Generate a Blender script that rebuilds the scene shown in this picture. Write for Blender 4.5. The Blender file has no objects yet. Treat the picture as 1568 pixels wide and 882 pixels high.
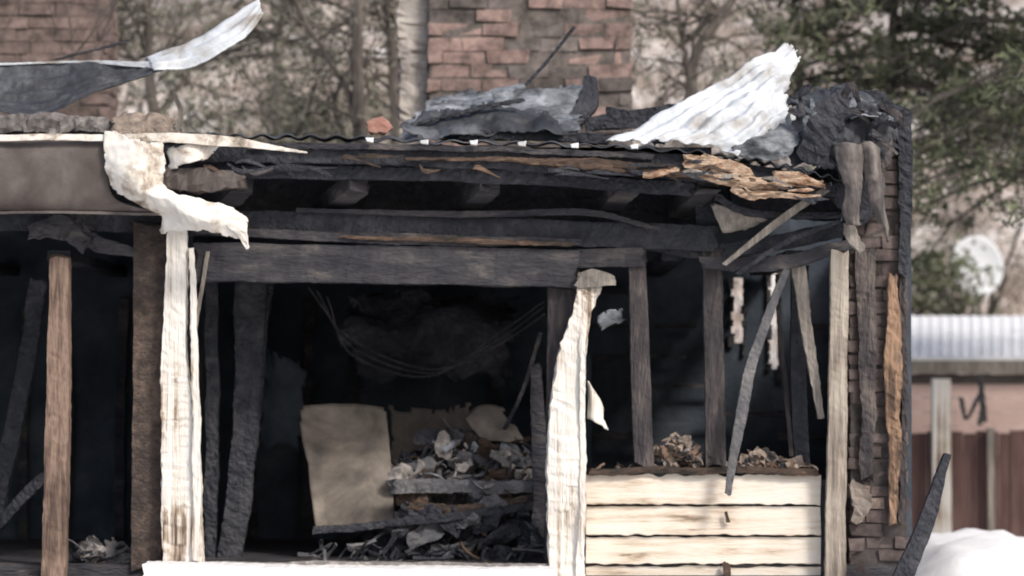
import bpy, math, random
from mathutils import Vector, noise, Matrix
random.seed(7)
R=random.Random(11)
D=25.0
sc=bpy.context.scene
def at(px,py,y=0.0):
    # measured facade coordinates (200 units per metre on the facade), moved to true depth y
    X=(px-784)/200.0; Z=(860-py)/200.0+0.6; s=(D+y)/D
    return Vector((X*s,y,2+(Z-2)*s))
# ---------------- materials
def M(name,cols,scale=6,rough=.85,bump=.35,bs=30,metal=0,st=(1,1,1),lo=.32,hi=.68,crack=0,low=1.3,spec=.3,det=6):
    m=bpy.data.materials.new(name); m.use_nodes=True; nt=m.node_tree; N=nt.nodes; L=nt.links
    b=N['Principled BSDF']; b.inputs['Roughness'].default_value=rough; b.inputs['Metallic'].default_value=metal
    b.inputs['Specular IOR Level'].default_value=spec
    tc=N.new('ShaderNodeTexCoord'); mp=N.new('ShaderNodeMapping'); mp.inputs['Scale'].default_value=st
    L.new(tc.outputs['Object'],mp.inputs['Vector'])
    n1=N.new('ShaderNodeTexNoise'); n1.inputs['Scale'].default_value=scale; n1.inputs['Detail'].default_value=det; n1.inputs['Roughness'].default_value=.65; n1.inputs['Distortion'].default_value=.4
    L.new(mp.outputs[0],n1.inputs['Vector'])
    n2=N.new('ShaderNodeTexNoise'); n2.inputs['Scale'].default_value=low; n2.inputs['Detail'].default_value=3
    L.new(tc.outputs['Object'],n2.inputs['Vector'])
    mx=N.new('ShaderNodeMath'); mx.operation='MULTIPLY_ADD'; mx.inputs[1].default_value=.6
    m2=N.new('ShaderNodeMath'); m2.operation='MULTIPLY'; m2.inputs[1].default_value=.4
    L.new(n2.outputs['Fac'],m2.inputs[0]); L.new(n1.outputs['Fac'],mx.inputs[0]); L.new(m2.outputs[0],mx.inputs[2])
    cr=N.new('ShaderNodeValToRGB'); e=cr.color_ramp.elements
    k=len(cols)
    e[0].position=lo; e[0].color=(*cols[0],1); e[1].position=hi; e[1].color=(*cols[-1],1)
    for i in range(1,k-1):
        q=e.new(lo+(hi-lo)*i/(k-1)); q.color=(*cols[i],1)
    L.new(mx.outputs[0],cr.inputs[0]); L.new(cr.outputs[0],b.inputs['Base Color'])
    if bump<=.12: return m
    n3=N.new('ShaderNodeTexNoise'); n3.inputs['Scale'].default_value=bs; n3.inputs['Detail'].default_value=4
    L.new(mp.outputs[0],n3.inputs['Vector'])
    bp=N.new('ShaderNodeBump'); bp.inputs['Strength'].default_value=bump; bp.inputs['Distance'].default_value=.02
    h=n3.outputs['Fac']
    if crack:
        v=N.new('ShaderNodeTexVoronoi'); v.feature='DISTANCE_TO_EDGE'; v.inputs['Scale'].default_value=crack
        L.new(mp.outputs[0],v.inputs['Vector'])
        a=N.new('ShaderNodeMath'); a.operation='ADD'; L.new(v.outputs['Distance'],a.inputs[0]); L.new(h,a.inputs[1]); h=a.outputs[0]
    L.new(h,bp.inputs['Height']); L.new(bp.outputs[0],b.inputs['Normal'])
    return m
CH=M('hazed_charcoal',[(.016,.018,.025),(.032,.035,.045),(.078,.078,.088)],9,.75,.8,40,crack=16)  # char black, lightened and tinted blue to paint in haze
CHG=M('charcoal_grey',[(.022,.022,.03),(.05,.049,.056),(.14,.125,.12)],6,.8,.7,40,crack=14,st=(.5,1,1.6),lo=.36,hi=.68,low=2)
CHI=M('ash_grey_char',[(.05,.052,.062),(.1,.1,.11),(.2,.19,.19)],8,.8,.7,40)
CHV=M('charred_stud',[(.022,.02,.025),(.06,.053,.056),(.17,.145,.13)],8,.8,.7,40,crack=14,st=(2,2,.35),lo=.36,hi=.68,low=2)
HAZED_SOOT=M('hazed_soot_wall',[(.024,.034,.046),(.06,.074,.095),(.14,.155,.18)],2.5,.9,.5,20,lo=.35,hi=.75)  # soot, its colour lifted towards blue in place of haze
BRN=M('burnt_brown_wood',[(.03,.025,.022),(.09,.06,.045),(.24,.16,.11)],9,.8,.6,40,st=(.5,1,2.2),lo=.4)
POST=M('brown_post_wood',[(.035,.028,.026),(.11,.075,.06),(.26,.185,.145),(.06,.045,.042)],9,.8,.6,30,st=(2.5,2.5,.3),low=2.2)
WP=M('peeling_white_paint',[(.1,.075,.06),(.4,.32,.25),(.68,.63,.57),(.76,.73,.68),(.8,.78,.74)],7,.75,.8,26,st=(3,3,.1),lo=.36,hi=.56,low=1.6)
WM=M('white_metal',[(.1,.085,.075),(.42,.36,.3),(.7,.66,.6),(.76,.74,.7)],5,.55,.5,14,lo=.38,hi=.56,low=2.2)
GAL=M('galvanised_sheet',[(.22,.19,.15),(.42,.42,.42),(.56,.6,.65),(.7,.72,.74)],3.2,.6,.4,22,metal=0,lo=.34,hi=.6,low=1.6)
GUT=M('gutter_soot_eave_shade',[(.055,.045,.042),(.095,.08,.075),(.17,.15,.14)],2,.6,.2,14,lo=.35,hi=.62)  # soot on the gutter; also colours the painted shade under the neighbour's eave
DM=M('burnt_metal',[(.035,.038,.045),(.1,.11,.125),(.22,.24,.27),(.4,.43,.47)],6,.55,.6,22,lo=.38,hi=.66,st=(1,1,2))
DMK=M('burnt_metal_dark',[(.02,.021,.026),(.05,.054,.064),(.15,.16,.18)],5,.6,.6,22)
ORW=M('splintered_wood',[(.06,.035,.025),(.28,.17,.11),(.52,.4,.3),(.18,.1,.06)],10,.8,.7,30,st=(.6,1,2),lo=.36,hi=.62)
SID=M('cream_siding',[(.2,.15,.11),(.5,.41,.32),(.66,.58,.49),(.7,.64,.56),(.72,.68,.62)],4,.75,.4,30,st=(.4,1,3.6),lo=.35,hi=.57,low=1.6)
GW=M('weathered_wood',[(.08,.07,.065),(.22,.2,.18),(.42,.38,.33)],8,.85,.5,30,st=(3,3,.3))
TAN=M('scorched_panel',[(.07,.062,.058),(.17,.148,.128),(.31,.27,.23)],2.2,.9,.4,20,lo=.38,hi=.62,low=1.6)
ASH=M('ash_debris',[(.07,.065,.065),(.22,.205,.2),(.5,.46,.43)],12,.95,.5,30)
TANB=M('insulation_debris',[(.1,.08,.07),(.28,.23,.19),(.5,.43,.37)],14,.95,.6,30)
SNOW=M('snow',[(.66,.66,.69),(.78,.78,.8),(.83,.83,.83)],3,.9,.4,8)
BARK=M('bark',[(.05,.042,.04),(.11,.095,.085),(.2,.18,.16)],12,.9,.1,30,st=(2,2,.5),det=3)
TWIG=M('twig',[(.12,.09,.075),(.22,.18,.15),(.36,.31,.27)],3,.9,.1,30,det=2)
LEAF=M('hazed_needle_foliage',[(.07,.08,.05),(.12,.135,.08),(.19,.2,.13)],3,.8,.1,30,det=2)  # needle green paled so the colour carries the background haze
LEAF2=M('pale_foliage',[(.11,.11,.085),(.18,.18,.14),(.3,.29,.24)],3,.8,.1,30,det=2)
DEAD=M('dead_leaves',[(.2,.16,.13),(.4,.35,.3),(.6,.55,.5)],3,.9,.1,30,det=2)
HILL=M('hill_brush_and_snow',[(.13,.1,.08),(.32,.26,.22),(.54,.48,.44),(.7,.67,.65)],1.6,.95,.8,6,lo=.36,hi=.6,low=.35)
GRD=M('ground_snow_dirt',[(.14,.12,.1),(.45,.42,.38),(.75,.75,.76)],1.2,.95,.6,6,lo=.35,hi=.52,low=.3)
ROOFW=M('snowy_metal_roof',[(.5,.5,.52),(.74,.75,.78),(.82,.83,.85)],4,.5,.1,20,lo=.3,hi=.5)
PINK=M('pink_wall',[(.6,.42,.37),(.72,.53,.48),(.78,.62,.57)],3,.8,.15,20)
RED=M('redbrown_fence',[(.06,.035,.035),(.12,.07,.065),(.19,.12,.11)],4,.8,.3,20,st=(4,4,.4))
DISH=M('dish_paint',[(.55,.58,.62),(.68,.71,.74)],3,.5,.02,10)
FAB=M('hanging_flashing',[(.05,.047,.05),(.13,.115,.11),(.27,.235,.22)],6,.75,.4,24,st=(2,2,.4),lo=.38,hi=.64)
def brickmat(name):
    m=bpy.data.materials.new(name); m.use_nodes=True; nt=m.node_tree; N=nt.nodes; L=nt.links; b=N['Principled BSDF']
    b.inputs['Roughness'].default_value=.9
    a=N.new('ShaderNodeAttribute'); a.attribute_name='bc'
    n=N.new('ShaderNodeTexNoise'); n.inputs['Scale'].default_value=7; n.inputs['Detail'].default_value=8; n.inputs['Roughness'].default_value=.7
    tc=N.new('ShaderNodeTexCoord'); L.new(tc.outputs['Object'],n.inputs['Vector'])
    mr=N.new('ShaderNodeMapRange'); mr.inputs[1].default_value=.35; mr.inputs[2].default_value=.65; mr.inputs[3].default_value=.4; mr.inputs[4].default_value=1.45
    L.new(n.outputs['Fac'],mr.inputs[0])
    v=N.new('ShaderNodeVectorMath'); v.operation='SCALE'; L.new(a.outputs['Color'],v.inputs[0]); L.new(mr.outputs[0],v.inputs['Scale'])
    L.new(v.outputs[0],b.inputs['Base Color'])
    bp=N.new('ShaderNodeBump'); bp.inputs['Strength'].default_value=.5; bp.inputs['Distance'].default_value=.02
    L.new(n.outputs['Fac'],bp.inputs['Height']); L.new(bp.outputs[0],b.inputs['Normal'])
    return m
BRICK=brickmat('brick')
# ---------------- mesh helpers
def mk(name,vs,fs,mats,parent=None,smooth=False,mi=None):
    me=bpy.data.meshes.new(name); me.from_pydata([tuple(v) for v in vs],[],fs)
    if not isinstance(mats,(list,tuple)): mats=[mats]
    for m in mats: me.materials.append(m)
    if mi: me.polygons.foreach_set('material_index',mi)
    if smooth: me.polygons.foreach_set('use_smooth',[True]*len(fs))
    me.update(); o=bpy.data.objects.new(name,me); sc.collection.objects.link(o)
    if parent: o.parent=parent
    return o
def empty(name):
    o=bpy.data.objects.new(name,None); sc.collection.objects.link(o); return o
def cat(ps,t):
    n=len(ps)-1; x=min(max(t,0),1)*n; i=min(int(x),n-1); f=x-i
    p1=ps[i];p2=ps[i+1];p0=ps[i-1] if i>0 else p1*2-p2;p3=ps[i+2] if i+2<=n else p2*2-p1
    return .5*((2*p1)+(p2-p0)*f+(2*p0-5*p1+4*p2-p3)*f*f+(3*p1-3*p2-p0+p3)*f**3)
def lin(ws,t):
    if not isinstance(ws,(list,tuple)): return ws
    n=len(ws)-1; x=t*n; i=min(int(x),n-1); return ws[i]+(ws[i+1]-ws[i])*(x-i)
def nv3(p,f,a): return noise.noise_vector(p*f)*a
def sweep(pts,w,d,jit=.012,seg=.035,freq=5,smooth=True):
    ps=[Vector(p) for p in pts]
    Ln=sum((ps[i+1]-ps[i]).length for i in range(len(ps)-1)); n=max(2,int(Ln/seg))
    prof=[(-1,-1),(-.33,-1),(.33,-1),(1,-1),(1,-.33),(1,.33),(1,1),(.33,1),(-.33,1),(-1,1),(-1,.33),(-1,-.33)]
    prof=[(a*.96 if abs(a)==1 and abs(b)==1 else a, b*.96 if abs(a)==1 and abs(b)==1 else b) for a,b in prof]
    vs=[];fs=[];k=len(prof); off=Vector((R.random()*50,R.random()*50,0))
    for i in range(n+1):
        t=i/n
        c=cat(ps,t); tg=(cat(ps,min(1,t+.02))-cat(ps,max(0,t-.02))).normalized()
        ref=Vector((0,1,0)) if abs(tg.y)<.8 else Vector((1,0,0))
        s=tg.cross(ref).normalized(); u=s.cross(tg).normalized()
        W=lin(w,t)/2; H=lin(d,t)/2
        for a,b in prof:
            e=0
            if i<2 or i>n-2: e=noise.noise((c+s*a*W*1.0+u*b*H)*30+off)*min(.06,W)*1.1
            p=c+s*a*W+u*b*H+tg*e
            vs.append(p+nv3(p+off,freq*.6,jit*.7)+nv3(p+off,freq*5,jit*.35)+nv3(p+off,freq*14,jit*.35))
    for i in range(n):
        for j in range(k):
            a=i*k+j;b=i*k+(j+1)%k; fs.append((a,b,b+k,a+k))
    fs.append(tuple(range(k))[::-1]); fs.append(tuple(n*k+j for j in range(k)))
    return vs,fs
def beam(name,pts,w,d,mat,parent=None,jit=.012,**k):
    vs,fs=sweep([at(*p) for p in pts],w,d,jit,**k); return mk(name,vs,fs,mat,parent)
def sheet(name,rows,mat,parent=None,nu=60,nvv=24,corr=0,cn=10,cdir='u',jit=.02,freq=3,rag=0,th=.008,holes=0,off=0):
    rows=[[at(*p) for p in r] for r in rows]; vs=[];fs=[]
    O=Vector((off,off*2,0))
    for j in range(nvv+1):
        v=j/nvv
        for i in range(nu+1):
            u=i/nu
            col=[cat(r,u) for r in rows]; p=cat(col,v)
            c=math.sin((v if cdir=='v' else u)*cn*2*math.pi)*corr
            p=p+Vector((0,-c*.7,c*.7))+nv3(p+O,freq,jit)+nv3(p+O,freq*4,jit*.3)
            vs.append(p)
    for j in range(nvv):
        for i in range(nu):
            u=(i+.5)/nu;v=(j+.5)/nvv; a=j*(nu+1)+i
            e=min(u,1-u,v,1-v)
            c=vs[a]
            if rag and e< rag*(.5+.9*noise.noise(c*9+O)+.5*noise.noise(c*22+O)): continue
            if holes and noise.noise(c*7+O)>holes: continue
            fs.append((a,a+1,a+nu+2,a+nu+1))
    o=mk(name,vs,fs,mat,parent,smooth=True)
    m=o.modifiers.new('s','SOLIDIFY'); m.thickness=th; m.offset=0
    return o
def box(a,b,bev=0,j=0):
    x0,y0,z0=a;x1,y1,z1=b
    v=[Vector(p) for p in [(x0,y0,z0),(x1,y0,z0),(x1,y1,z0),(x0,y1,z0),(x0,y0,z1),(x1,y0,z1),(x1,y1,z1),(x0,y1,z1)]]
    if j: v=[p+Vector((R.uniform(-j,j),R.uniform(-j,j),R.uniform(-j,j))) for p in v]
    return v,[(0,3,2,1),(4,5,6,7),(0,1,5,4),(1,2,6,5),(2,3,7,6),(3,0,4,7)]
class B:
    def __init__(s): s.v=[];s.f=[];s.m=[]
    def add(s,vf,m=0):
        v,f=vf;o=len(s.v); s.v+=v; s.f+=[tuple(i+o for i in q) for q in f]; s.m+=[m]*len(f)
    def obj(s,name,mats,parent=None,smooth=False): return mk(name,s.v,s.f,mats,parent,smooth,s.m)
def bricks(name,x0,x1,y0,y1,z0,z1,bw,bh,colfn,parent=None,mortar=(.3,.27,.25),rag=0,out=.008,j=.004):
    b=B(); cols=[]
    b.add(box((x0+.012,y0+.012,z0),(x1-.012,y1-.012,z1-bh*.6))); cols+=[mortar]*6
    z=z0;r=0
    while z<z1-.02:
        for face in (0,1):
            x=x0-(bw/2 if r%2 else 0)+R.uniform(-.03,.03)
            while x<x1 and face==0:
                w_=bw*R.uniform(.85,1.15)
                a=max(x,x0);c=min(x+w_-.014,x1)
                if c-a>.03:
                    for (ya,yb) in ((y0,y0+.09),(y1-.09,y1)):
                        if z>z1-rag and R.random()<.45: continue
                        o=R.uniform(-out,out)
                        b.add(box((a,ya+o,z+R.uniform(-.003,.003)),(c,yb+o,z+bh-.014),j=j)); cols+=[colfn((a+c)/2,z)]*6
                x+=w_
            y=y0+.1-(bw/2 if r%2 else 0)
            while y<y1-.1 and face==1:
                a=max(y,y0+.1);c=min(y+bw-.014,y1-.1)
                if c-a>.03:
                    for (xa,xb) in ((x0,x0+.09),(x1-.09,x1)):
                        b.add(box((xa,a,z),(xb,c,z+bh-.014),j=j)); cols+=[colfn((xa+xb)/2,z)]*6
                y+=bw
        z+=bh;r+=1
    o=b.obj(name,BRICK,parent); at_=o.data.attributes.new('bc','FLOAT_COLOR','FACE')
    for i,c in enumerate(cols): at_.data[i].color=(*c,1)
    return o
# ================= terrain
def terrain():
    n=70;vs=[];fs=[]
    for j in range(n+1):
        for i in range(n+1):
            x=-150+300*i/n; y=-60+360*j/n
            vs.append(Vector((x,y,0)))
    for j in range(n):
        for i in range(n):
            a=j*(n+1)+i; fs.append((a,a+1,a+n+2,a+n+1))
    for v in vs: v.z=noise.noise(v*.15)*.06-.06
    mk('ground',vs,fs,GRD,smooth=True)
    vs=[];fs=[];nx=160;ny=60
    for j in range(ny+1):
        for i in range(nx+1):
            x=-80+160*i/nx; y=15+75*j/ny
            h=(y-15)*.42
            p=Vector((x,y,h)); 
            z=h+noise.noise(p*.12)*1.6*min(1,(y-15)/8)+noise.noise(p*.6)*.35-.15
            vs.append(Vector((x,y,z)))
    for j in range(ny):
        for i in range(nx):
            a=j*(nx+1)+i; fs.append((a,a+1,a+nx+2,a+nx+1))
    mk('hillside',vs,fs,HILL,smooth=True)
terrain()
# ================= vegetation
def tube(vs,fs,pts,r0,r1,k=5):
    o=len(vs);n=len(pts)
    for i,p in enumerate(pts):
        tg=(pts[min(i+1,n-1)]-pts[max(i-1,0)]).normalized()
        s=tg.cross(Vector((.3,1,.1))).normalized();u=s.cross(tg)
        r=r0+(r1-r0)*i/(n-1)
        for a in range(k):
            t=a/k*2*math.pi; vs.append(p+s*math.cos(t)*r+u*math.sin(t)*r)
    for i in range(n-1):
        for a in range(k):
            fs.append((o+i*k+a,o+i*k+(a+1)%k,o+(i+1)*k+(a+1)%k,o+(i+1)*k+a))
def leafcl(b,c,n,rad,ls,m,rr,flat=.7):
    for _ in range(n):
        p=c+Vector((rr.gauss(0,rad),rr.gauss(0,rad),rr.gauss(0,rad*flat)))
        d=Vector((rr.uniform(-1,1),rr.uniform(-1,1),rr.uniform(-1,.6))).normalized()*ls*rr.uniform(.6,1.5)
        s=d.cross(Vector((rr.uniform(-1,1),rr.uniform(-1,1),rr.uniform(-1,1)))).normalized()*ls*.22
        b.add(([p-s,p+s,p+d+s*.4,p+d-s*.4],[(0,1,2,3)]),m)
def tree(name,base,height,lean,seed,leafy=0,leafm=1,r0=.12,depth=5,spread=.6,start=.35,mats=None,lrad=.16,ls=.07):
    rr=random.Random(seed); b=B()
    def br(p,d,L,r,dep):
        pts=[p];q=p.copy();dd=d.copy()
        for i in range(5):
            dd=(dd+Vector((rr.gauss(0,.13),rr.gauss(0,.1),rr.gauss(.03,.1)))).normalized(); q=q+dd*L/5; pts.append(q.copy())
        vs=[];fs=[];tube(vs,fs,pts,r,r*.62,5 if dep>2 else 3); b.add((vs,fs),0)
        if dep<=1:
            if leafy and rr.random()<leafy:
                leafcl(b,pts[-1],rr.randint(14,34),lrad,ls,leafm,rr)
                leafcl(b,pts[2],rr.randint(5,16),lrad*.8,ls,leafm,rr)
            if dep<=0: return
        k=rr.randint(3,4) if dep>1 else 3
        for i in range(k):
            t=rr.randint(1,5) if dep<depth else rr.randint(2,5)
            nd=(dd+Vector((rr.uniform(-1,1)*spread*1.6,rr.uniform(-1,1)*spread,rr.uniform(-.6,.9)*spread))).normalized()
            br(pts[t],nd,L*rr.uniform(.5,.78),r*(.62 if dep>1 else .5)*(1-.08*t),dep-1)
    br(Vector(base),Vector(lean).normalized(),height*start*1.6,r0,depth)
    return b.obj(name,mats or [BARK,LEAF,LEAF2,DEAD])
def base(px,y): 
    p=at(px,800,y); return (p.x,p.y,-.1)
tree('bare_tree',base(600,9),6,(-.02,0,1),3,leafy=.2,leafm=2,r0=.13,depth=5)
tree('bare_tree',base(540,12),6.5,(.06,0,1),5,leafy=.2,leafm=2,r0=.12,depth=5)
tree('bare_tree',base(330,8),6,(-.1,0,1),8,leafy=.25,leafm=2,r0=.09,depth=5)
tree('bare_tree',base(1050,11),6.5,(.05,0,1),12,leafy=.15,leafm=2,r0=.1,depth=5)
tree('bare_tree',base(150,12),6.5,(.1,0,1),15,leafy=.2,leafm=2,r0=.1,depth=5)
p=at(1500,800,17.5); tree('bare_tree',(p.x,17.5,.8),4.5,(.0,0,1),18,leafy=.3,leafm=3,r0=.07,depth=5)
p=at(60,800,4.9); tree('bare_tree',(p.x,4.9,-.1),6,(.05,0,1),29,leafy=.0,leafm=3,r0=.05,depth=5)
# forked trees behind the roof, with the main limbs where they stand
def forked(name,limbs,y,seed,leafm=2,leafy=.5):
    rr=random.Random(seed); b=B()
    for pts,r0,r1 in limbs:
        P=[at(a,c,y+d) for a,c,d in pts]; n=12; Q=[cat(P,i/n)+Vector((rr.gauss(0,.012),0,0)) for i in range(n+1)]
        vs=[];fs=[];tube(vs,fs,Q,r0,r1,6); b.add((vs,fs),0)
        for k in range(14):
            q=Q[rr.randint(3,n)]; d=Vector((rr.uniform(-1,1),rr.uniform(-.6,.6),rr.uniform(-.2,1))).normalized(); L=rr.uniform(.3,1.0); T=[q]
            for s in range(4):
                d=(d+Vector((rr.gauss(0,.25),rr.gauss(0,.2),rr.gauss(-.03,.2)))).normalized(); T.append(T[-1]+d*L/4)
                for w in range(2):
                    e=(d+Vector((rr.gauss(0,.8),rr.gauss(0,.6),rr.gauss(0,.6)))).normalized(); vs=[];fs=[];tube(vs,fs,[T[-1],T[-1]+e*L*.2,T[-1]+e*L*.33+Vector((0,0,-.04))],.007,.003,3); b.add((vs,fs),0)
                    if rr.random()<leafy*.4: leafcl(b,T[-1]+e*L*.33,12,.08,.06,leafm,rr)
            vs=[];fs=[];tube(vs,fs,T,.018,.006,4); b.add((vs,fs),0)
    return b.obj(name,[BARK,LEAF,LEAF2,DEAD])
forked('bare_tree',[([(560,900,0),(556,400,0),(550,180,0),(546,60,0),(548,-60,0)],.09,.045),([(552,215,0),(520,120,.2),(470,40,.3),(430,-40,.3)],.035,.02)],7,61)
forked('bare_tree',[([(618,900,0),(612,300,0),(604,140,0),(592,30,0),(588,-60,0)],.08,.04),([(606,150,0),(626,70,0),(640,-20,0)],.04,.025)],8,62)
forked('bare_tree',[([(1062,900,0),(1060,260,0),(1058,110,0),(1085,50,0),(1120,0,0),(1150,-50,0)],.08,.035),([(1058,120,0),(1040,40,0),(1045,-40,0)],.03,.02)],8,63)
forked('bare_tree',[([(250,900,0),(244,300,0),(228,100,0),(222,-60,0)],.08,.05),([(238,180,0),(290,110,.2),(370,60,.2),(440,60,.2)],.03,.012),([(232,120,0),(180,60,0),(120,-20,0)],.03,.02)],9,64,leafy=.8)
def pine(name,basep,h,seed,z0,reach,nb=60,dens=1,ls=.09,m=1,tr=.2):
    rr=random.Random(seed); b=B(); vs=[];fs=[]
    bp=Vector(basep); tube(vs,fs,[bp+Vector((math.sin(i)*.05,0,h*i/10)) for i in range(11)],tr,.03,8); b.add((vs,fs),0)
    for i in range(nb):
        z=z0+(h-z0)*(i/nb)**1.1; a=rr.uniform(0,2*math.pi); L=reach*(1-(z-z0)/(h-z0)*.75)*rr.uniform(.65,1.1)
        d=Vector((math.cos(a),math.sin(a),0)); pts=[]
        for k in range(7):
            t=k/6; pts.append(bp+Vector((0,0,z))+d*L*t+Vector((rr.gauss(0,.04),rr.gauss(0,.04),.12*L*t-.38*L*t*t+rr.gauss(0,.03))))
        vs=[];fs=[];tube(vs,fs,pts,.04,.008,4); b.add((vs,fs),0)
        for k in range(2,7):
            for q in range(4):
                s=d.cross(Vector((0,0,1)))*rr.uniform(-.42,.42)*(1.1-k/9)
                c=pts[k]+s+Vector((0,0,rr.uniform(-.1,.06)))
                if rr.random()<.85: leafcl(b,c,int(13*dens),.1,ls,m if rr.random()<.7 else 2,rr,.5)
    return b.obj(name,[BARK,LEAF,LEAF2])
pine('pine_tree',base(1700,8),9.5,21,4.1,4.0,nb=120,dens=1.2)
pine('pine_tree',base(1370,10),9.5,24,5.0,2.2,nb=80,dens=1.1,m=1,tr=.09)
pine('pine_tree',base(430,16),12,26,4.6,2.2,nb=50,dens=.7,m=2,tr=.12)
bb=B(); rr=random.Random(31)
for i in range(34):
    c=at(rr.uniform(1385,1480),rr.uniform(400,520),15.6+rr.uniform(-.3,.3)); g=Vector((at(1430,700,15.6).x+rr.uniform(-.1,.1),15.6,.0))
    vs=[];fs=[];tube(vs,fs,[g,g.lerp(c,.5)+Vector((.05,0,.1)),c],.03,.006,4); bb.add((vs,fs),0)
    leafcl(bb,c,50,.2,.1,1 if rr.random()<.5 else 2,rr)
bb.obj('evergreen_shrub',[BARK,LEAF,LEAF2])
bb=B(); rr=random.Random(41)
for i in range(3400):
    y=rr.uniform(16.5,38); s=(D+y)/D; x=rr.uniform(-5.2,5.2)*s; h=(y-15)*.42
    p=Vector((x,y,h-.2)); L=rr.uniform(.5,1.8); pts=[p]
    d=Vector((rr.gauss(0,.45),rr.gauss(0,.3),1)).normalized()
    for k in range(3):
        d=(d+Vector((rr.gauss(0,.3),rr.gauss(0,.2),0))).normalized(); pts.append(pts[-1]+d*L/3)
    vs=[];fs=[];tube(vs,fs,pts,rr.uniform(.008,.028),.005,3); bb.add((vs,fs),0 if rr.random()<.7 else 3)
    if rr.random()<.4: leafcl(bb,pts[-1],6,.16,.1,rr.choice([1,2,2,2]),rr)
bb.obj('hillside_brush',[TWIG,LEAF2,DEAD,BARK])

# ================= burned house
H=empty('burned_house')
def wallpiece(b,px0,px1,py0,py1,y,t=.08):
    a=at(px0,py1,y);c=at(px1,py0,y); b.add(box((a.x,y,a.z),(c.x,y+t,c.z)))
b=B()
wallpiece(b,-500,1120,260,900,4.0)
wallpiece(b,1139,1177,260,900,4.0); wallpiece(b,1193,1330,260,900,4.0)
wallpiece(b,1120,1139,260,425,4.0); wallpiece(b,1120,1139,525,900,4.0)
wallpiece(b,1177,1193,260,415,4.0); wallpiece(b,1177,1193,565,900,4.0)
b.obj('back_wall',HAZED_SOOT,H)
b=B(); rr=random.Random(5)
for (x,y0,y1) in ((1120,425,525),(1139,425,525),(1177,415,565),(1193,415,565)):
    yy=y0
    while yy<y1:
        h=rr.uniform(8,24); w=rr.uniform(1,4.5); a=at(x-w,yy+h,3.98);c=at(x+w,yy,3.98); b.add(box((a.x,3.95,a.z),(c.x,3.99,c.z),j=.008)); yy+=h+rr.uniform(0,14)
for i,py in enumerate((500,516,548,592,634,668,446)):
    a=at(900,py+4,3.6);c=at(1330,py-4,3.6); 
    xs=a.x
    while xs<c.x:
        L=rr.uniform(.3,1.0); x2=min(xs+L,c.x)
        p0=at(1118,0,3.9).x; p1=at(1195,0,3.9).x
        if rr.random()<.75 and (x2<p0 or xs>p1 or py>570): b.add(box((xs,3.9-.02*i,a.z+rr.uniform(-.02,.02)),(x2,3.93-.02*i,c.z),j=.012))
        xs+=L+.05
b.obj('lath_remnants',CHG,H)
b=B()
b.add(box((-6,.0,.3),(3.0,4.3,.58))); b.obj('floor',CHG,H)
b=B()
b.add(box((-6.0,-.1,.2),(-5.9,4.0,3.6))); b.add(box((3.0,.35,0),(3.1,4.0,3.3)))
b.add(box((-2.72,1.6,.58),(-2.6,4.0,3.4))) ; b.add(box((.55,2.2,.58),(.66,4.0,2.2)))
b.obj('inner_walls',HAZED_SOOT,H)
rr=random.Random(77)
for k in range(14):
    x=-5.6+k*.42+rr.uniform(-.05,.05)
    if -1.0<x<-.5: continue
    vs,fs=sweep([Vector((x,3.93,.58)),Vector((x+rr.uniform(-.05,.05),3.9,1.6)),Vector((x+rr.uniform(-.05,.05),3.93,2.7))],.09,.06,.015); mk('back_wall_stud',vs,fs,CHG,H)
sheet('fallen_ceiling_sheet',[[(540,440,2.4),(660,450,2.6),(800,440,2.8)],[(520,520,2.2),(660,500,2.2),(800,520,2.4)],[(560,600,2.6),(680,580,2.4),(790,600,2.6)]],CH,H,nu=50,nvv=30,jit=.12,rag=.1,freq=3)
sheet('hanging_drywall',[[(400,520,2.4),(430,530,2.3),(470,560,2.4)],[(395,700,2.4),(430,690,2.3),(460,700,2.4)]],HAZED_SOOT,H,nu=20,nvv=24,jit=.06,rag=.1)
vs=[];fs=[];nx=90
for (y,zz) in ((-.42,0),(-.42,.05),(4.6,.16),(4.6,.1)):
    for i in range(nx+1):
        px=-420+1700*i/nx; 
        pe=212 if px<260 else 212+ (px-260)*.033 if px<1050 else 238+(px-1050)*.16
        p=at(px,pe+16,-.42); vs.append(Vector((p.x,y,p.z+zz+ nv3(p,3,.02).z)))
for r in range(4):
    for i in range(nx):
        a=r*(nx+1)+i;c=((r+1)%4)*(nx+1)+i; fs.append((a,a+1,c+1,c))
mk('roof_deck',vs,fs,CH,H)
sheet('corrugated_roofing',[[(245,206,-.5),(600,214,-.5),(1050,232,-.5),(1290,272,-.5)],[(245,206,1.5),(600,214,1.5),(1050,232,1.5),(1290,276,1.5)]],DMK,H,nu=220,nvv=10,corr=.02,cn=28,jit=.025)
for i,px in enumerate((565,650,725,800,880,972)):
    sheet('bent_rib',[[(px-7,212+i*2.2,-.53),(px+7,210+i*2.2,-.53)],[(px-5,217+i*2.2,-.54),(px+6,218+i*2.2,-.54)]],GAL,H,nu=6,nvv=4,jit=.02)
beam('fascia_board',[(250,232,-.4),(600,238,-.4),(1050,256,-.4),(1285,290,-.35)],[.15,.15,.2,.1],.06,CH,H,jit=.025)
beam('fascia_strip',[(380,222,-.45),(700,226,-.46),(1000,240,-.46)],.045,.04,CHG,H,jit=.018)
beam('burnt_rafter_tail',[(620,243,-.46),(780,245,-.47),(900,250,-.48),(1060,266,-.47)],[.015,.03,.08,.08],.05,BRN,H,jit=.026)
beam('burnt_rafter_tail',[(300,262,-.3),(700,268,-.3),(1060,290,-.3)],.1,.08,CH,H,jit=.02)
rr=random.Random(9)
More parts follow.
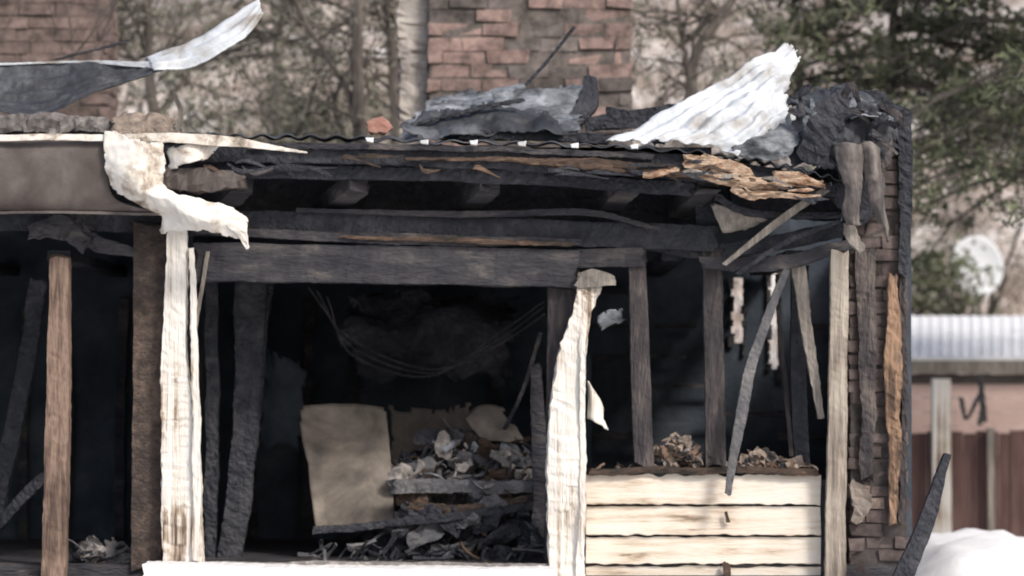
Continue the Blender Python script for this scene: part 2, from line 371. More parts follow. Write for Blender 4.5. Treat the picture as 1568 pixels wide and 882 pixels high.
for k in range(22):
    x=rr.uniform(300,1040); y=232+(x-300)*.03+rr.uniform(0,26)
    beam('hanging_shred',[(x,y,-.5),(x+rr.uniform(5,30),y+rr.uniform(-4,12),-.52),(x+rr.uniform(30,90),y+rr.uniform(-4,20),-.5)],[.012,.035,.006],.014,rr.choice([CH,CH,CHG,DMK,BRN]),H,jit=.014,freq=9)
for k,(x0,y0,x1,y1,w) in enumerate([(1050,245,1150,262,.14),(1060,262,1190,292,.12),(1100,255,1165,285,.16),(1150,282,1262,276,.05),(1155,292,1255,298,.05),(1185,268,1265,285,.08),(985,268,1040,258,.05),(1120,290,1180,300,.06),(1075,240,1110,262,.08)]):
    beam('splintered_sheathing',[(x0,y0,-.5-.012*k),((x0+x1)/2,(y0+y1)/2+rr.uniform(-5,5),-.53-.012*k),(x1,y1,-.5-.012*k)],[w*.7,w,w*.35],.02,ORW,H,jit=.03,freq=9)
for k in range(18):
    x=rr.uniform(1040,1230); y=250+(x-1040)*.2+rr.uniform(-6,18)
    beam('wood_splinter',[(x,y,-.62),(x+rr.uniform(15,30),y+rr.uniform(-2,10),-.64),(x+rr.uniform(35,60),y+rr.uniform(-4,14),-.6)],[.012,.03,.006],.012,rr.choice([ORW,CH,BRN,GW]),H,jit=.01,freq=9)
sheet('torn_soffit',[[(1085,310,-.2),(1130,320,-.2),(1180,335,-.2)],[(1105,362,-.1),(1125,358,-.1),(1160,345,-.1)]],GW,H,nu=20,nvv=12,jit=.03,rag=.15)
b=B(); a=at(-300,345,.55);c=at(1090,225,.55); b.add(box((a.x,.55,a.z),(c.x,.62,c.z))); b.obj('soffit_backing',CH,H)
for (x0,x1) in ((495,548),(705,750),(925,962),(1040,1085),(330,370)):
    beam('rafter',[(x0,322,.35),((x0+x1)/2,300,0),(x1,280,-.28)],.14,.17,CHG,H,jit=.02)
beam('soffit_plank',[(455,322,-.05),(700,328,-.06),(900,326,-.08),(1010,350,-.06)],[.03,.05,.05,.02],.05,CHG,H,jit=.015)
beam('upper_plate',[(255,340,.05),(600,348,.05),(1095,366,.05)],.2,.14,CH,H,jit=.02)
beam('char_ledge',[(300,352,-.06),(600,366,-.07),(890,372,-.06)],[.05,.09,.05],.05,CHG,H,jit=.02)
beam('exposed_edge',[(520,362,-.1),(700,368,-.11),(875,374,-.1)],[.02,.04,.03],.03,BRN,H,jit=.02)
beam('header_beam',[(300,402,0),(600,405,0),(886,412,0)],.3,.16,CHG,H,jit=.015)
beam('header_beam_end',[(880,396,.03),(940,395,.03),(985,394,.03)],.15,.14,CHG,H,jit=.015)
beam('right_plate',[(985,372,.1),(1100,384,.1),(1290,352,.0)],.12,.12,CH,H,jit=.02)
beam('charred_brace',[(1075,402,-.05),(1180,404,-.08),(1310,372,-.1)],[.08,.12,.07],.07,CHG,H,jit=.025)
beam('fallen_stick',[(1110,405,-.2),(1190,340,-.25),(1275,284,-.4)],[.035,.06,.05],.04,GW,H,jit=.01)
beam('fallen_stick',[(1095,300,-.2),(1150,325,-.2),(1290,330,-.1)],[.06,.05,.05],.04,CH,H,jit=.02)
beam('fallen_stick',[(1130,420,-.1),(1200,372,-.2),(1285,340,-.3)],[.03,.04,.03],.04,CH,H,jit=.015)
beam('dark_truss',[(1078,290,.1),(1085,400,.1)],.16,.1,CH,H)
beam('dark_truss',[(1120,300,.2),(1290,310,.2)],.3,.1,CH,H,jit=.03)
# left side
sheet('gutter_face',[[(-60,214,-.5),(60,214,-.5),(168,212,-.5)],[(-60,235,-.56),(60,235,-.56),(170,234,-.56)],[(-60,300,-.56),(60,300,-.55),(172,300,-.55)],[(-60,326,-.48),(60,324,-.48),(240,326,-.47)]],GUT,H,nu=60,nvv=20,jit=.008,th=.01)
beam('gutter_rim',[(-60,211,-.58),(160,210,-.58),(330,214,-.57),(470,233,-.55)],[.045,.05,.085,.01],.04,WM,H,jit=.01)
beam('gutter_lip',[(-60,327,-.5),(80,325,-.5),(250,328,-.48)],[.02,.02,.02],.03,GUT,H,jit=.006)
sheet('torn_gutter_end',[[(160,192,-.58),(200,204,-.66),(250,206,-.6)],[(162,236,-.62),(205,245,-.7),(250,250,-.62)],[(166,280,-.62),(215,288,-.72),(262,290,-.64)],[(190,306,-.6),(260,312,-.72),(345,312,-.6)],[(242,326,-.56),(300,334,-.7),(382,338,-.58)],[(242,362,-.5),(310,352,-.62),(384,382,-.52)]],WM,H,nu=60,nvv=80,jit=.035,freq=5,rag=.05,th=.012)
sheet('torn_gutter_flap',[[(250,228,-.5),(290,218,-.55),(335,226,-.5)],[(255,262,-.5),(290,252,-.6),(318,244,-.5)]],WM,H,nu=24,nvv=12,jit=.03,rag=.12)
beam('crumpled_pipe',[(248,272,-.42),(310,278,-.46),(372,272,-.42)],[.15,.2,.14],.14,GUT,H,jit=.05,freq=7)
beam('torn_flap',[(330,318,-.6),(362,342,-.62),(380,378,-.58)],[.08,.13,.02],.03,WM,H,jit=.03,freq=9)
sheet('roof_debris',[[(165,178,-.3),(215,170,-.2),(275,182,-.3)],[(170,205,-.5),(215,206,-.5),(275,208,-.5)]],TANB,H,nu=30,nvv=10,jit=.05,freq=9,rag=.12)
beam('eave_litter',[(-60,192,-.1),(60,190,-.1),(165,194,-.1)],[.14,.16,.1],.3,ASH,H,jit=.05,freq=8)
sheet('curled_roof_sheet_underside',[[(-60,100,.5),(60,97,.5),(150,96,.4),(245,92,.3)],[(-60,140,.2),(40,150,.2),(130,128,.2),(240,100,.2)],[(-60,165,-.1),(60,178,-.1),(140,142,.0),(250,106,.1)]],DMK,H,nu=90,nvv=40,corr=.012,cn=5,cdir='v',jit=.035,off=3)
beam('curled_sheet_rim',[(-60,99,.47),(60,95,.45),(130,94,.4),(235,98,.2)],[.02,.015,.02,.05],.02,GAL,H,jit=.008)
sheet('curled_roof_sheet_tip',[[(215,92,.35),(280,66,.3),(340,32,.3),(392,0,.3)],[(222,100,.2),(290,82,.1),(350,50,.1),(396,8,.2)],[(228,108,.05),(300,98,0),(365,58,0),(400,18,.1)]],GAL,H,nu=60,nvv=36,corr=.018,cn=3,cdir='v',jit=.03,off=8,rag=.04)
beam('burnt_stick',[(80,92,.6),(150,74,.6),(200,60,.6)],.02,.02,CHG,H)
beam('burnt_stick',[(262,140,.3),(275,170,.3),(268,205,.3)],.04,.04,GW,H,jit=.02)
# center roof debris
sheet('burnt_roof_panel',[[(660,150,1.2),(760,134,1.3),(840,133,1.3),(912,130,1.2)],[(620,178,.8),(720,168,.8),(830,160,.8),(905,162,.8)],[(600,212,.3),(700,214,.3),(800,214,.3),(890,200,.3)]],DM,H,nu=90,nvv=36,corr=.014,cn=9,cdir='v',jit=.04,freq=4,rag=.05,holes=.42,off=5)
sheet('burnt_roof_panel',[[(745,142,.9),(820,136,.9),(905,140,.9)],[(770,196,.6),(840,190,.6),(880,188,.6)]],DM,H,nu=40,nvv=20,corr=.01,cn=5,cdir='v',jit=.02,freq=3,rag=.05,off=14)
sheet('burnt_roof_panel',[[(640,168,.5),(740,160,.5),(850,172,.5)],[(610,208,.1),(730,205,.1),(870,206,.1)]],DMK,H,nu=60,nvv=20,jit=.06,freq=5,rag=.06,off=12)
beam('charred_rafter',[(640,190,.3),(720,168,.3),(800,152,.4)],.03,.04,CH,H,jit=.02)
beam('charred_rafter',[(700,205,.2),(790,206,.2),(930,212,.2)],.08,.1,CH,H,jit=.02)
beam('charred_rafter',[(905,118,.9),(900,160,.8),(870,200,.6)],[.1,.16,.12],.1,CH,H,jit=.03)
beam('charred_rafter',[(895,190,.5),(980,180,.5),(1050,165,.5)],[.1,.14,.06],.1,CH,H,jit=.03)
beam('charred_rafter',[(930,172,.7),(1000,190,.6),(1010,215,.3)],.1,.1,CH,H,jit=.03)
beam('burnt_stick',[(805,130,.8),(845,85,.8),(880,40,.8)],.025,.025,CH,H)
beam('brick_chunk',[(566,195,.1),(580,190,.1),(594,200,.1)],[.1,.13,.08],.12,M('brick_chunk',[(.3,.14,.11),(.5,.3,.25)],8),H,jit=.02)
sheet('folded_roof_sheet',[[(925,220,-.3),(1020,170,-.1),(1120,112,.1),(1208,66,.3)],[(1000,218,-.45),(1060,190,-.3),(1150,130,-.1),(1232,88,.2)],[(1075,222,-.5),(1110,205,-.45),(1165,165,-.3),(1205,140,.0)],[(1140,238,-.5),(1160,228,-.5),(1185,205,-.4),(1222,178,-.2)]],GAL,H,nu=90,nvv=96,corr=.017,cn=7,cdir='v',jit=.04,freq=4,rag=.03,off=21)
sheet('folded_sheet_flap',[[(1120,226,-.5),(1170,200,-.5),(1215,165,-.3)],[(1150,245,-.52),(1200,242,-.5),(1235,215,-.4)]],DM,H,nu=40,nvv=20,jit=.04,freq=6,rag=.08)
sheet('crumpled_corner_roof',[[(1200,140,.3),(1260,132,.2),(1320,140,.2),(1372,170,.2)],[(1205,180,-.1),(1260,170,-.3),(1320,165,-.3),(1385,195,-.1)],[(1200,225,-.3),(1260,220,-.5),(1310,215,-.5),(1370,225,-.3)],[(1210,262,-.4),(1260,268,-.5),(1300,268,-.4),(1350,262,-.3)]],DMK,H,nu=70,nvv=60,jit=.1,freq=5,rag=.06,off=31)
for k in range(14):
    x=1205+rr.uniform(0,150); y=150+rr.uniform(0,90)
    beam('charred_fragment',[(x,y,-.5),(x+rr.uniform(-15,30),y+rr.uniform(-20,20),-.55),(x+rr.uniform(10,60),y+rr.uniform(-30,40),-.45)],[.03,.06,.02],.03,rr.choice([CH,CHG,DM,CHV]),H,jit=.02,freq=9)
sheet('crumpled_corner_roof_upper',[[(1285,145,-.1),(1330,148,-.2),(1380,180,-.1)],[(1290,185,-.5),(1330,180,-.55),(1365,188,-.4)]],DM,H,nu=40,nvv=20,jit=.05,freq=6,rag=.06,off=37)
beam('charred_bundle',[(1235,240,-.4),(1265,190,-.45),(1290,150,-.4)],[.2,.26,.12],.2,CH,H,jit=.05,freq=6)
beam('corner_chunk',[(1245,265,-.2),(1300,290,-.2),(1330,330,-.1)],[.2,.3,.2],.2,CH,H,jit=.05)
sheet('hanging_flashing',[[(1284,222,-.6),(1302,218,-.66),(1322,222,-.6)],[(1290,280,-.6),(1303,275,-.66),(1318,282,-.6)],[(1298,345,-.58),(1307,345,-.64),(1316,345,-.58)]],FAB,H,nu=16,nvv=50,jit=.03,freq=6,th=.02)
sheet('hanging_flashing',[[(1316,220,-.58),(1330,216,-.64),(1344,226,-.58)],[(1326,280,-.58),(1340,280,-.64),(1352,290,-.58)],[(1344,340,-.56),(1352,345,-.6),(1358,368,-.56)]],FAB,H,nu=16,nvv=50,jit=.03,freq=6,th=.02)
beam('hanging_scrap',[(1300,340,-.5),(1306,365,-.5),(1322,385,-.5)],[.08,.1,.04],.05,GW,H,jit=.03,freq=9)
# posts
beam('brown_post',[(92,396,-.1),(90,640,-.1),(84,900,-.1)],[.15,.18,.19],.16,POST,H,jit=.012)
beam('post_cap_debris',[(50,355,-.05),(95,350,-.1),(130,372,-.05)],[.12,.22,.1],.16,CHG,H,jit=.05,freq=7)
beam('dark_strut',[(110,345,0),(150,375,0),(215,388,0)],[.1,.12,.05],.08,CHG,H,jit=.04)
beam('dark_strut',[(0,338,.1),(110,338,.1),(250,345,.1)],.16,.1,CH,H,jit=.02)
beam('charred_board_post',[(230,345,.02),(228,600,.02),(226,870,.02)],[.26,.24,.24],.12,M('char_brown_post',[(.025,.021,.021),(.065,.05,.044),(.17,.125,.1)],8,.8,.8,40,st=(1.5,1.5,2.0),crack=10),H,jit=.012)
beam('white_post',[(272,345,-.12),(268,560,-.12),(278,700,-.12),(282,872,-.12)],[.15,.2,.3,.32],.12,WP,H,jit=.025,freq=4)
beam('peeled_trim',[(293,380,-.2),(298,520,-.2),(302,700,-.21),(300,860,-.2)],[.04,.05,.06,.05],.03,WP,H,jit=.015)
beam('pale_strip',[(318,385,-.1),(308,450,-.12),(297,520,-.15)],.03,.02,GW,H,jit=.01)
beam('charred_jamb',[(860,440,.08),(856,640,.08),(850,870,.08)],[.22,.2,.16],.14,CHV,H,jit=.015)
beam('white_twisted_post',[(905,425,-.12),(893,475,-.13),(872,560,-.12),(866,680,-.13),(868,780,-.12),(870,900,-.12)],[.2,.13,.22,.3,.27,.28],.12,WP,H,jit=.035,freq=4)
beam('post_split_edge',[(900,450,-.18),(890,560,-.2),(893,700,-.2),(888,885,-.2)],[.06,.04,.04,.06],.04,WP,H,jit=.02)
sheet('torn_paper_flap',[[(900,575,0),(905,590,-.05),(925,625,0)],[(898,645,0),(912,650,-.05),(935,660,0)]],WP,H,nu=14,nvv=14,jit=.03,rag=.1)
sheet('torn_scrap',[[(912,488,.1),(930,478,.1),(955,472,.1)],[(914,515,.1),(932,505,.1),(958,490,.1)]],DM,H,nu=14,nvv=8,jit=.03,rag=.1)
beam('scrap_capital',[(885,430,-.18),(912,428,-.2),(938,432,-.18)],[.1,.13,.06],.08,GW,H,jit=.04,freq=8)
beam('wall_stud',[(975,380,.05),(980,540,.05),(985,715,.05)],[.13,.15,.15],.12,CHV,H)
beam('wall_stud',[(1090,385,.08),(1093,540,.08),(1096,715,.08)],[.15,.15,.16],.12,CHV,H)
beam('wall_stud',[(1225,410,.25),(1222,560,.25),(1228,715,.25)],[.14,.12,.12],.1,CH,H)
beam('leaning_stick',[(1205,412,-.1),(1160,530,-.15),(1135,630,-.2),(1114,757,-.24)],[.05,.08,.09,.05],.05,CHI,H,jit=.015)
beam('leaning_stick',[(1222,405,-.02),(1235,500,-.05),(1258,640,-.06)],[.12,.09,.05],.06,GW,H,jit=.018)
beam('leaning_stick',[(1190,420,.4),(1196,520,.3),(1212,700,.2)],[.03,.04,.03],.04,CHV,H,jit=.018)
beam('weathered_corner_stud',[(1286,385,-.15),(1282,600,-.15),(1277,900,-.15)],[.14,.14,.16],.1,M('pale_stud',[(.08,.065,.055),(.24,.205,.175),(.46,.41,.35)],8,.85,.6,30,st=(3,3,.2),lo=.34,hi=.6,low=2),H,jit=.012)
rows=[(727,771),(775,818),(822,862),(866,905)]
for i,(a,c) in enumerate(rows):
    vs=[];fs=[];n=90
    for k in range(n+1):
        px=897+(1256-897)*k/n
        ta=a+ (7*noise.noise(Vector((px*.05,i,0))) if i==0 else 2*noise.noise(Vector((px*.05,i,0))))
        cb=c+2.5*noise.noise(Vector((px*.06,i+9,0)))
        for (py,y) in ((ta,.0),(cb,-.035),(cb+1,-.0),(ta,.02)):
            p=at(px,py,y); vs.append(p+nv3(p,4,.008))
    for k in range(n):
        for j in range(4):
            q=k*4+j;w=k*4+(j+1)%4; fs.append((q,w,w+4,q+4))
    fs+= [(0,1,2,3),(n*4+3,n*4+2,n*4+1,n*4)]
    mk('siding_board',vs,fs,SID,H)
b=B(); a=at(890,905,.03);c=at(1270,735,.03); b.add(box((a.x,.03,0),(c.x,.12,c.z))); b.obj('low_wall_core',CH,H)
beam('wall_sill',[(900,722,.04),(1080,720,.04),(1250,722,.04)],.05,.2,BRN,H,jit=.025)
beam('burnt_drip',[(1112,785,-.06),(1115,800,-.06)],[.02,.03],.02,BRN,H,jit=.02,freq=9)
beam('burnt_batten',[(1113,862,-.06),(1112,900,-.06)],.06,.02,BRN,H,jit=.02,freq=9)
rr=random.Random(3)
def pc(x,z):
    t=rr.random()
    if z<1.3 and rr.random()<.25: return (.22,.17,.145)
    return (.105*(.65+.5*t),.082*(.65+.5*t),.078*(.65+.5*t))
bricks('corner_brick_pier',2.58,3.03,.0,.45,0,3.9,.26,.1,pc,H,mortar=(.06,.052,.05),rag=.2,out=.02,j=.014)
EDGE=M('exposed_orange_wood',[(.04,.032,.03),(.13,.085,.06),(.34,.22,.145),(.14,.1,.08)],7,.85,.7,30,st=(3,3,.25),lo=.36,hi=.62,low=2.5)
beam('pier_side_board',[(1385,185,-.04),(1388,300,-.04),(1383,420,-.04)],[.12,.1,.06],.08,CH,H,jit=.03)
beam('pier_side_board',[(1370,420,-.05),(1368,560,-.05),(1368,680,-.05),(1364,800,-.05)],[.06,.13,.09,.05],.06,EDGE,H,jit=.03)
beam('pier_side_board',[(1382,410,-.02),(1384,600,-.02),(1380,800,-.02)],[.04,.05,.04],.06,CHV,H,jit=.03)
beam('pier_side_board',[(1325,385,-.03),(1328,560,-.03),(1326,730,-.03)],[.16,.12,.1],.05,CHV,H,jit=.03)
beam('pier_base_plaster',[(1312,740,-.04),(1318,770,-.04),(1310,800,-.04)],[.1,.15,.08],.04,M('plaster_patch',[(.1,.08,.07),(.2,.17,.15),(.32,.28,.25)],12),H,jit=.04,freq=8)
beam('pier_top_char',[(1300,165,.2),(1340,170,.2),(1385,190,.2)],[.2,.3,.2],.3,CH,H,jit=.06)
beam('porch_sill',[(225,882,-.35),(500,886,-.35),(850,888,-.35)],[.22,.2,.2],.5,SNOW,H,jit=.02)
beam('sill_edge',[(300,864,-.1),(560,862,-.1),(840,866,-.1)],.03,.1,ASH,H,jit=.02)
b=B(); b.add(box((-6,-.1,0),(2.58,.1,.5))); b.obj('foundation',CHG,H)
# interior pieces
beam('inner_stud',[(385,430,1.0),(378,640,1.0),(352,870,1.0)],[.26,.2,.2],.14,CH,H,jit=.03)
beam('inner_stud',[(415,430,1.1),(392,640,1.1),(366,860,1.1)],.04,.1,CH,H,jit=.03)
beam('inner_stud',[(325,430,1.0),(325,640,1.0),(322,860,1.0)],.1,.1,CH,H,jit=.03)
beam('inner_stud',[(820,560,.6),(826,700,.6),(824,860,.6)],[.08,.12,.1],.1,CHG,H,jit=.02)
beam('inner_diagonal',[(828,510,.8),(800,600,.9),(770,660,1.2)],.03,.03,CHG,H)
beam('inner_diagonal',[(60,430,1.4),(30,620,1.4),(-10,800,1.4)],.14,.1,CH,H,jit=.03)
beam('inner_diagonal',[(-20,830,1.0),(30,770,1.0),(70,730,1.0)],.08,.1,CH,H,jit=.03)
for k in range(3):
    beam('drooping_wire',[(470+15*k,440+6*k,1.6),(540,520+12*k,1.7),(660,566+5*k,1.8),(760,530-8*k,1.8),(835,480-10*k,1.6)],.012,.012,CHG,H,jit=.01)
for k in range(9):
    x=-5.4+k*.95
    vs,fs=sweep([Vector((x,.2,2.95)),Vector((x,2,2.95)),Vector((x,3.9,2.95))],.08,.18,.02); mk('ceiling_joist',vs,fs,CH,H)
# debris pile
G=empty('debris_pile')
sheet('leaning_panel',[[(456,622,1.3),(520,619,1.3),(592,624,1.3)],[(470,710,1.1),(530,712,1.1),(600,715,1.1)],[(484,812,.85),(545,812,.85),(606,808,.85)]],TAN,G,nu=30,nvv=30,jit=.02,rag=.015,th=.02)
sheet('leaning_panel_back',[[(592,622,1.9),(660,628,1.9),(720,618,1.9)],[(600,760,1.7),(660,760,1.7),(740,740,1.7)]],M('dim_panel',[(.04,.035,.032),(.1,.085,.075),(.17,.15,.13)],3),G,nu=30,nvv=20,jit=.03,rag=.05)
sheet('cardboard_flap',[[(712,640,1.3),(740,618,1.3),(775,622,1.3)],[(740,672,1.1),(775,676,1.1),(802,672,1.1)]],TAN,G,nu=16,nvv=12,jit=.04,rag=.05)
rr=random.Random(17); b=B()
def shard(c,L,w,th,m,tilt=1):
    d=Vector((rr.uniform(-1,1),rr.uniform(-.6,.6),rr.uniform(-.7,.7)*tilt)).normalized(); n=Vector((rr.uniform(-1,1),rr.uniform(-1,1),rr.uniform(-1,1)))
    s=d.cross(n).normalized(); u=s.cross(d)
    k=5;vs=[];fs=[]; bend=rr.uniform(-.3,.3)*L
    for i in range(k+1):
        t=i/k; cc=c+d*L*(t-.5)+u*bend*(t-.5)**2*4; W=w*rr.uniform(.35,1.2)*.5; W2=w*rr.uniform(.35,1.2)*.5
        for a,e in ((-W,-1),(W2,-1),(W2,1),(-W,1)): vs.append(cc+s*a+u*e*th*.5)
    for i in range(k):
        for j in range(4):
            q=i*4+j;r=i*4+(j+1)%4; fs.append((q,r,r+4,q+4))
    fs+=[(0,3,2,1),(k*4,k*4+1,k*4+2,k*4+3)]
    b.add((vs,fs),m)
def crumple(c,w,h,m):
    nx=7;vs=[];fs=[];O=Vector((rr.random()*90,0,0)); ax=Vector((rr.uniform(-1,1),rr.uniform(-.6,.2),rr.uniform(-.5,.5))).normalized(); ay=ax.cross(Vector((rr.uniform(-.5,.5),-1,rr.uniform(-.5,.5)))).normalized()
    for j in range(nx+1):
        for i in range(nx+1):
            u=i/nx-.5;v=j/nx-.5; p=c+ax*u*w*(1-.4*abs(v))+ay*v*h*(1-.4*abs(u)); vs.append(p+noise.noise_vector(p*9+O)*.05+noise.noise_vector(p*25+O)*.02)
    for j in range(nx):
        for i in range(nx):
            a=j*(nx+1)+i; fs.append((a,a+1,a+nx+2,a+nx+1))
    b.add((vs,fs),m)
def top(px): return 712-58*math.exp(-((px-700)/60)**2)-34*math.exp(-((px-790)/30)**2)
for i in range(260):
    px=rr.uniform(606,835); f=rr.random(); py=top(px)+(750-top(px))*f; y=1.4-.6*f+rr.uniform(-.2,.4)
    shard(at(px,py,y),rr.uniform(.04,.26),rr.uniform(.01,.09),rr.uniform(.004,.02),rr.choice([0,0,4,1,4,2,3,4]))
for i in range(26):
    px=rr.uniform(620,830); f=rr.random(); crumple(at(px,top(px)+(770-top(px))*f,1.2-.5*f),rr.uniform(.1,.36),rr.uniform(.08,.22),rr.choice([0,0,1,4,4,2,3]))
for i in range(80):
    px=rr.uniform(620,835); py=rr.uniform(750,862); f=(py-750)/110
    shard(at(px,py,1.1-.7*f+rr.uniform(-.1,.3)),rr.uniform(.06,.4),rr.uniform(.01,.07),rr.uniform(.006,.03),rr.choice([0,0,0,4,4,3]))
for i in range(24):
    px=rr.uniform(480,620); py=rr.uniform(825,862)
    shard(at(px,py,.5+rr.uniform(-.1,.3)),rr.uniform(.06,.3),rr.uniform(.01,.06),rr.uniform(.006,.02),rr.choice([0,0,4]))
for i in range(14):
    px=rr.uniform(600,830); crumple(at(px,rr.uniform(780,860),.6),rr.uniform(.2,.5),rr.uniform(.1,.25),rr.choice([0,0,0,4]))
for i in range(90):
    px=rr.uniform(110,215); py=rr.uniform(832,880)
    shard(at(px,py,.2+rr.random()*.5),rr.uniform(.03,.2),rr.uniform(.02,.1),.01,rr.choice([0,4,1,4]))
for i in range(10): crumple(at(rr.uniform(115,210),rr.uniform(835,875),.25),.2,.14,rr.choice([4,1,0]))
b.obj('debris_bits',[CH,ASH,DM,BRN,CHI],G)
beam('debris_beam',[(480,812,.6),(640,796,.6),(830,772,.6)],.06,.06,CH,G,jit=.02)
beam('debris_beam',[(600,746,.7),(700,742,.7),(830,748,.7)],[.12,.1,.1],.1,CHI,G,jit=.03)
beam('debris_beam',[(625,775,.65),(720,780,.65),(825,760,.65)],[.06,.08,.05],.06,BRN,G,jit=.03)
beam('debris_mound',[(560,850,1.4),(700,800,1.5),(840,820,1.4)],[.3,.8,.5],.8,CH,G,jit=.12,freq=4)
b=B()
def hgt(px): return 46*math.exp(-((px-1040)/34)**2)+22*math.exp(-((px-1170)/28)**2)+4
for i in range(230):
    px=rr.gauss(1040,28) if rr.random()<.6 else rr.gauss(1168,24)
    if rr.random()<.2: px=rr.uniform(905,1250)
    shard(at(px,716-rr.random()*hgt(px),.14+rr.uniform(-.1,.2)),rr.uniform(.02,.13),rr.uniform(.01,.07),rr.uniform(.004,.02),rr.choice([0,0,1,2,3]))
for i in range(26):
    px=rr.gauss(1042,24) if i<17 else rr.gauss(1168,20)
    crumple(at(px,714-rr.uniform(.2,.9)*hgt(px),.12),rr.uniform(.1,.22),rr.uniform(.06,.14),rr.choice([0,0,0,2,1]))
b.obj('sill_debris',[TANB,ASH,M('rusty_bits',[(.14,.09,.07),(.28,.19,.15)],9),CH],G)
# chimney
rr2=random.Random(8)
def cc(x,z):
    t=rr2.random(); q=noise.noise(Vector((x*1.6,z*1.6,3)))+rr2.uniform(-.1,.1)
    if q>.12: return (.15*(.75+.4*t),.13*(.75+.4*t),.122*(.75+.4*t))
    return (.25*(.8+.4*t),.182*(.8+.35*t),.163*(.8+.35*t))
a=at(655,170,4.2);c=at(968,-40,4.2)
bricks('brick_chimney',a.x,c.x,4.2,5.2,3.2,c.z+.6,.36,.125,cc,H,mortar=(.14,.12,.11),out=.02,j=.014)
vs,fs=sweep([Vector((a.x-.15,4.6,3.2)),Vector((a.x-.13,4.6,4.4)),Vector((a.x-.15,4.6,c.z+.5))],.27,.5,.06,freq=4)
mk('chimney_pale_render',vs,fs,M('pale_render',[(.2,.17,.15),(.4,.36,.33),(.54,.5,.46)],5,lo=.36,hi=.6),H)
def dk(x,z):
    t=rr2.random(); return (.17*(.85+.25*t),.125*(.85+.25*t),.113*(.85+.25*t))
a=at(-60,100,5.5);c=at(165,-60,5.5)
bricks('brick_chimney_far',a.x,c.x,5.5,6.2,0,c.z+.3,.36,.12,dk,H,mortar=(.14,.11,.1),j=.012)
# ================= neighbour house at right
Nb=empty('neighboring_house')
vs=[];fs=[];n=160
for (py,yy) in ((548,11.6),(484,14.5)):
    for i in range(n+1):
        px=1365+ 500*i/n; p=at(px,py,yy); ph=(i%5); vs.append(p+Vector((0,0,.018 if ph in(0,) else 0)))
for i in range(n): fs.append((i,i+1,n+2+i,n+1+i))
o=mk('metal_roof',vs,fs,ROOFW,Nb); m=o.modifiers.new('s','SOLIDIFY'); m.thickness=.04
def pb(name,px0,px1,py0,py1,yy,t,mat,par,j=0):
    b=B();a=at(px0,py1,yy);c=at(px1,py0,yy); b.add(box((a.x,yy,a.z),(c.x,yy+t,c.z),j=j)); return b.obj(name,mat,par)
pb('eave_fascia',1368,1880,552,572,11.58,.06,GW,Nb)
pb('painted_eave_shadow',1380,1880,573,588,11.72,.08,GUT,Nb)  # dark strip standing in for the shade under the eave
for i in range(5): pb('clapboard',1384,1880,588+i*22,588+i*22+21,11.75-.01*(i%2),.1,PINK,Nb)
pb('lower_wall',1384,1880,700,850,11.9,.1,PINK,Nb)
pb('porch_post',1428,1456,580,835,10.3,.14,WP,Nb,.01)
pb('corner_board',1378,1392,585,830,11.5,.1,GW,Nb)
beam('hanging_plant',[(1470,610,10.4),(1480,640,10.4),(1500,600,10.4),(1508,645,10.4)],.035,.035,CHG,Nb,jit=.03)
beam('hanging_plant_stem',[(1500,575,10.4),(1503,610,10.4),(1500,650,10.4)],.05,.04,CHG,Nb,jit=.04)
F=empty('wooden_fence')
px=1384; rr=random.Random(2)
b=B()
while px<1880:
    w=rr.uniform(15,19); a=at(px,838,10.5);c=at(px+w,661+rr.uniform(-3,3),10.5); o=rr.uniform(0,.03)
    b.add(box((a.x,10.5+o,0),(c.x,10.53+o,c.z),j=.004)); px+=w+1
b.obj('planks',RED,F)
b=B()
for px in (1512,1640,1780):
    a=at(px,838,10.35);c=at(px+10,655,10.35); b.add(box((a.x,10.35,0),(c.x,10.45,c.z),j=.005))
b.obj('fence_posts',GW,F)
S=empty('satellite_dish'); Y=16.6; ctr=at(1494,409,Y); vs=[];fs=[];r=at(1536,409,Y).x-ctr.x
axis=Vector((.2,-1,.12)).normalized(); ux=axis.cross(Vector((0,0,1))).normalized(); uz=ux.cross(axis)
nr=8;na=40
for i in range(nr+1):
    q=r*i/nr
    for k in range(na):
        t=k/na*2*math.pi; vs.append(ctr+ux*math.cos(t)*q+uz*math.sin(t)*q*1.12+axis*(q*q/r*.22))
for i in range(nr):
    for k in range(na): fs.append((i*na+k,i*na+(k+1)%na,(i+1)*na+(k+1)%na,(i+1)*na+k))
o=mk('reflector',vs,fs,DISH,S,smooth=True); m=o.modifiers.new('s','SOLIDIFY'); m.thickness=.02
vs=[];fs=[];tube(vs,fs,[ctr-uz*r,ctr-uz*r*.75+axis*.3,ctr-uz*r*.3+axis*.5],.012,.01,6); tube(vs,fs,[ctr-uz*r*.3+axis*.45,ctr-uz*r*.3+axis*.56],.03,.03,8); mk('feed_arm',vs,fs,DISH,S)
vs=[];fs=[];tube(vs,fs,[Vector((ctr.x,Y+.25,.0)),Vector((ctr.x,Y+.25,2.6)),ctr-axis*.1],.035,.035,8); mk('mast',vs,fs,GW,S)
vs=[];fs=[];nx=70;ny=30
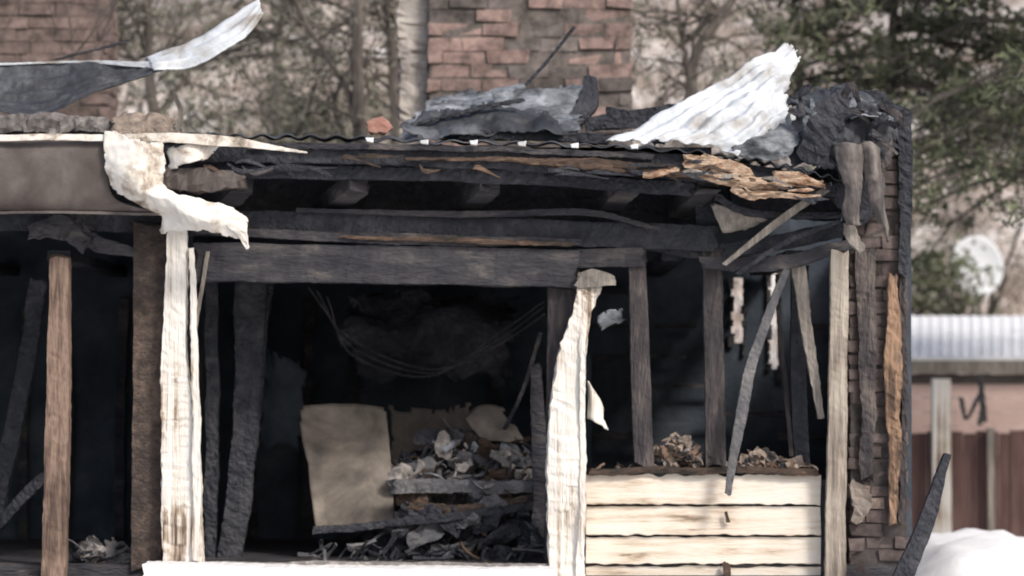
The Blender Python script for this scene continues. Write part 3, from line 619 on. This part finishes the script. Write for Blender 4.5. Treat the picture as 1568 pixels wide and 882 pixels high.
for j in range(ny+1):
    for i in range(nx+1):
        x=3.05+5.5*i/nx; yy=1.2+5*j/ny
        u=i/nx;v=j/ny
        e=min(1,u*9)**.6*math.sin(math.pi*min(1,v*.98+.01))**.5
        h=.82*e*(.85+.25*noise.noise(Vector((x*.9,yy*.7,1)))+.08*noise.noise(Vector((x*4,yy*4,2))))
        vs.append(Vector((x,yy,h-.08)))
for j in range(ny):
    for i in range(nx):
        a=j*(nx+1)+i; fs.append((a,a+1,a+nx+2,a+nx+1))
mk('snow_bank',vs,fs,SNOW,smooth=True)
Pp=at(1450,695,-.8);Pq=at(1420,790,-.8);Pr=at(1375,900,-.8)
vs,fs=sweep([Pp,Pq,Pr,Vector((Pr.x-.2,-.8,-.05))],[.05,.12,.15,.15],.09,.015); mk('charred_pole',vs,fs,CH)
# ================= light, world, camera
w=bpy.data.worlds.new('World'); sc.world=w; w.use_nodes=True; nt=w.node_tree
sky=nt.nodes.new('ShaderNodeTexSky'); sky.sky_type='NISHITA'; sky.sun_disc=False
el=math.radians(42); az=math.radians(142)
sky.sun_elevation=el; sky.sun_rotation=az; sky.dust_density=4
bg=nt.nodes['Background']; bg.inputs[1].default_value=.15; nt.links.new(sky.outputs[0],bg.inputs[0])
sd=Vector((math.sin(az)*math.cos(el),math.cos(az)*math.cos(el),math.sin(el)))
l=bpy.data.lights.new('Sun','SUN'); l.energy=2.6; l.angle=math.radians(11); l.color=(1,.95,.88)
lo=bpy.data.objects.new('Sun',l); sc.collection.objects.link(lo); lo.rotation_euler=(-sd).to_track_quat('-Z','Y').to_euler(); lo.location=(8,-12,14)
cam=bpy.data.cameras.new('Camera'); co=bpy.data.objects.new('Camera',cam); sc.collection.objects.link(co)
co.location=(0,-D,2); co.rotation_euler=(Vector((0,0,2.695))-co.location).to_track_quat('-Z','Y').to_euler()
cam.sensor_width=36; cam.lens=36*D/7.84; cam.clip_end=1000; cam.clip_start=.1
cam.dof.use_dof=True; cam.dof.focus_distance=22.2; cam.dof.aperture_fstop=1.2
sc.camera=co
sc.view_settings.view_transform='Standard'; sc.view_settings.look='None'; sc.view_settings.exposure=0
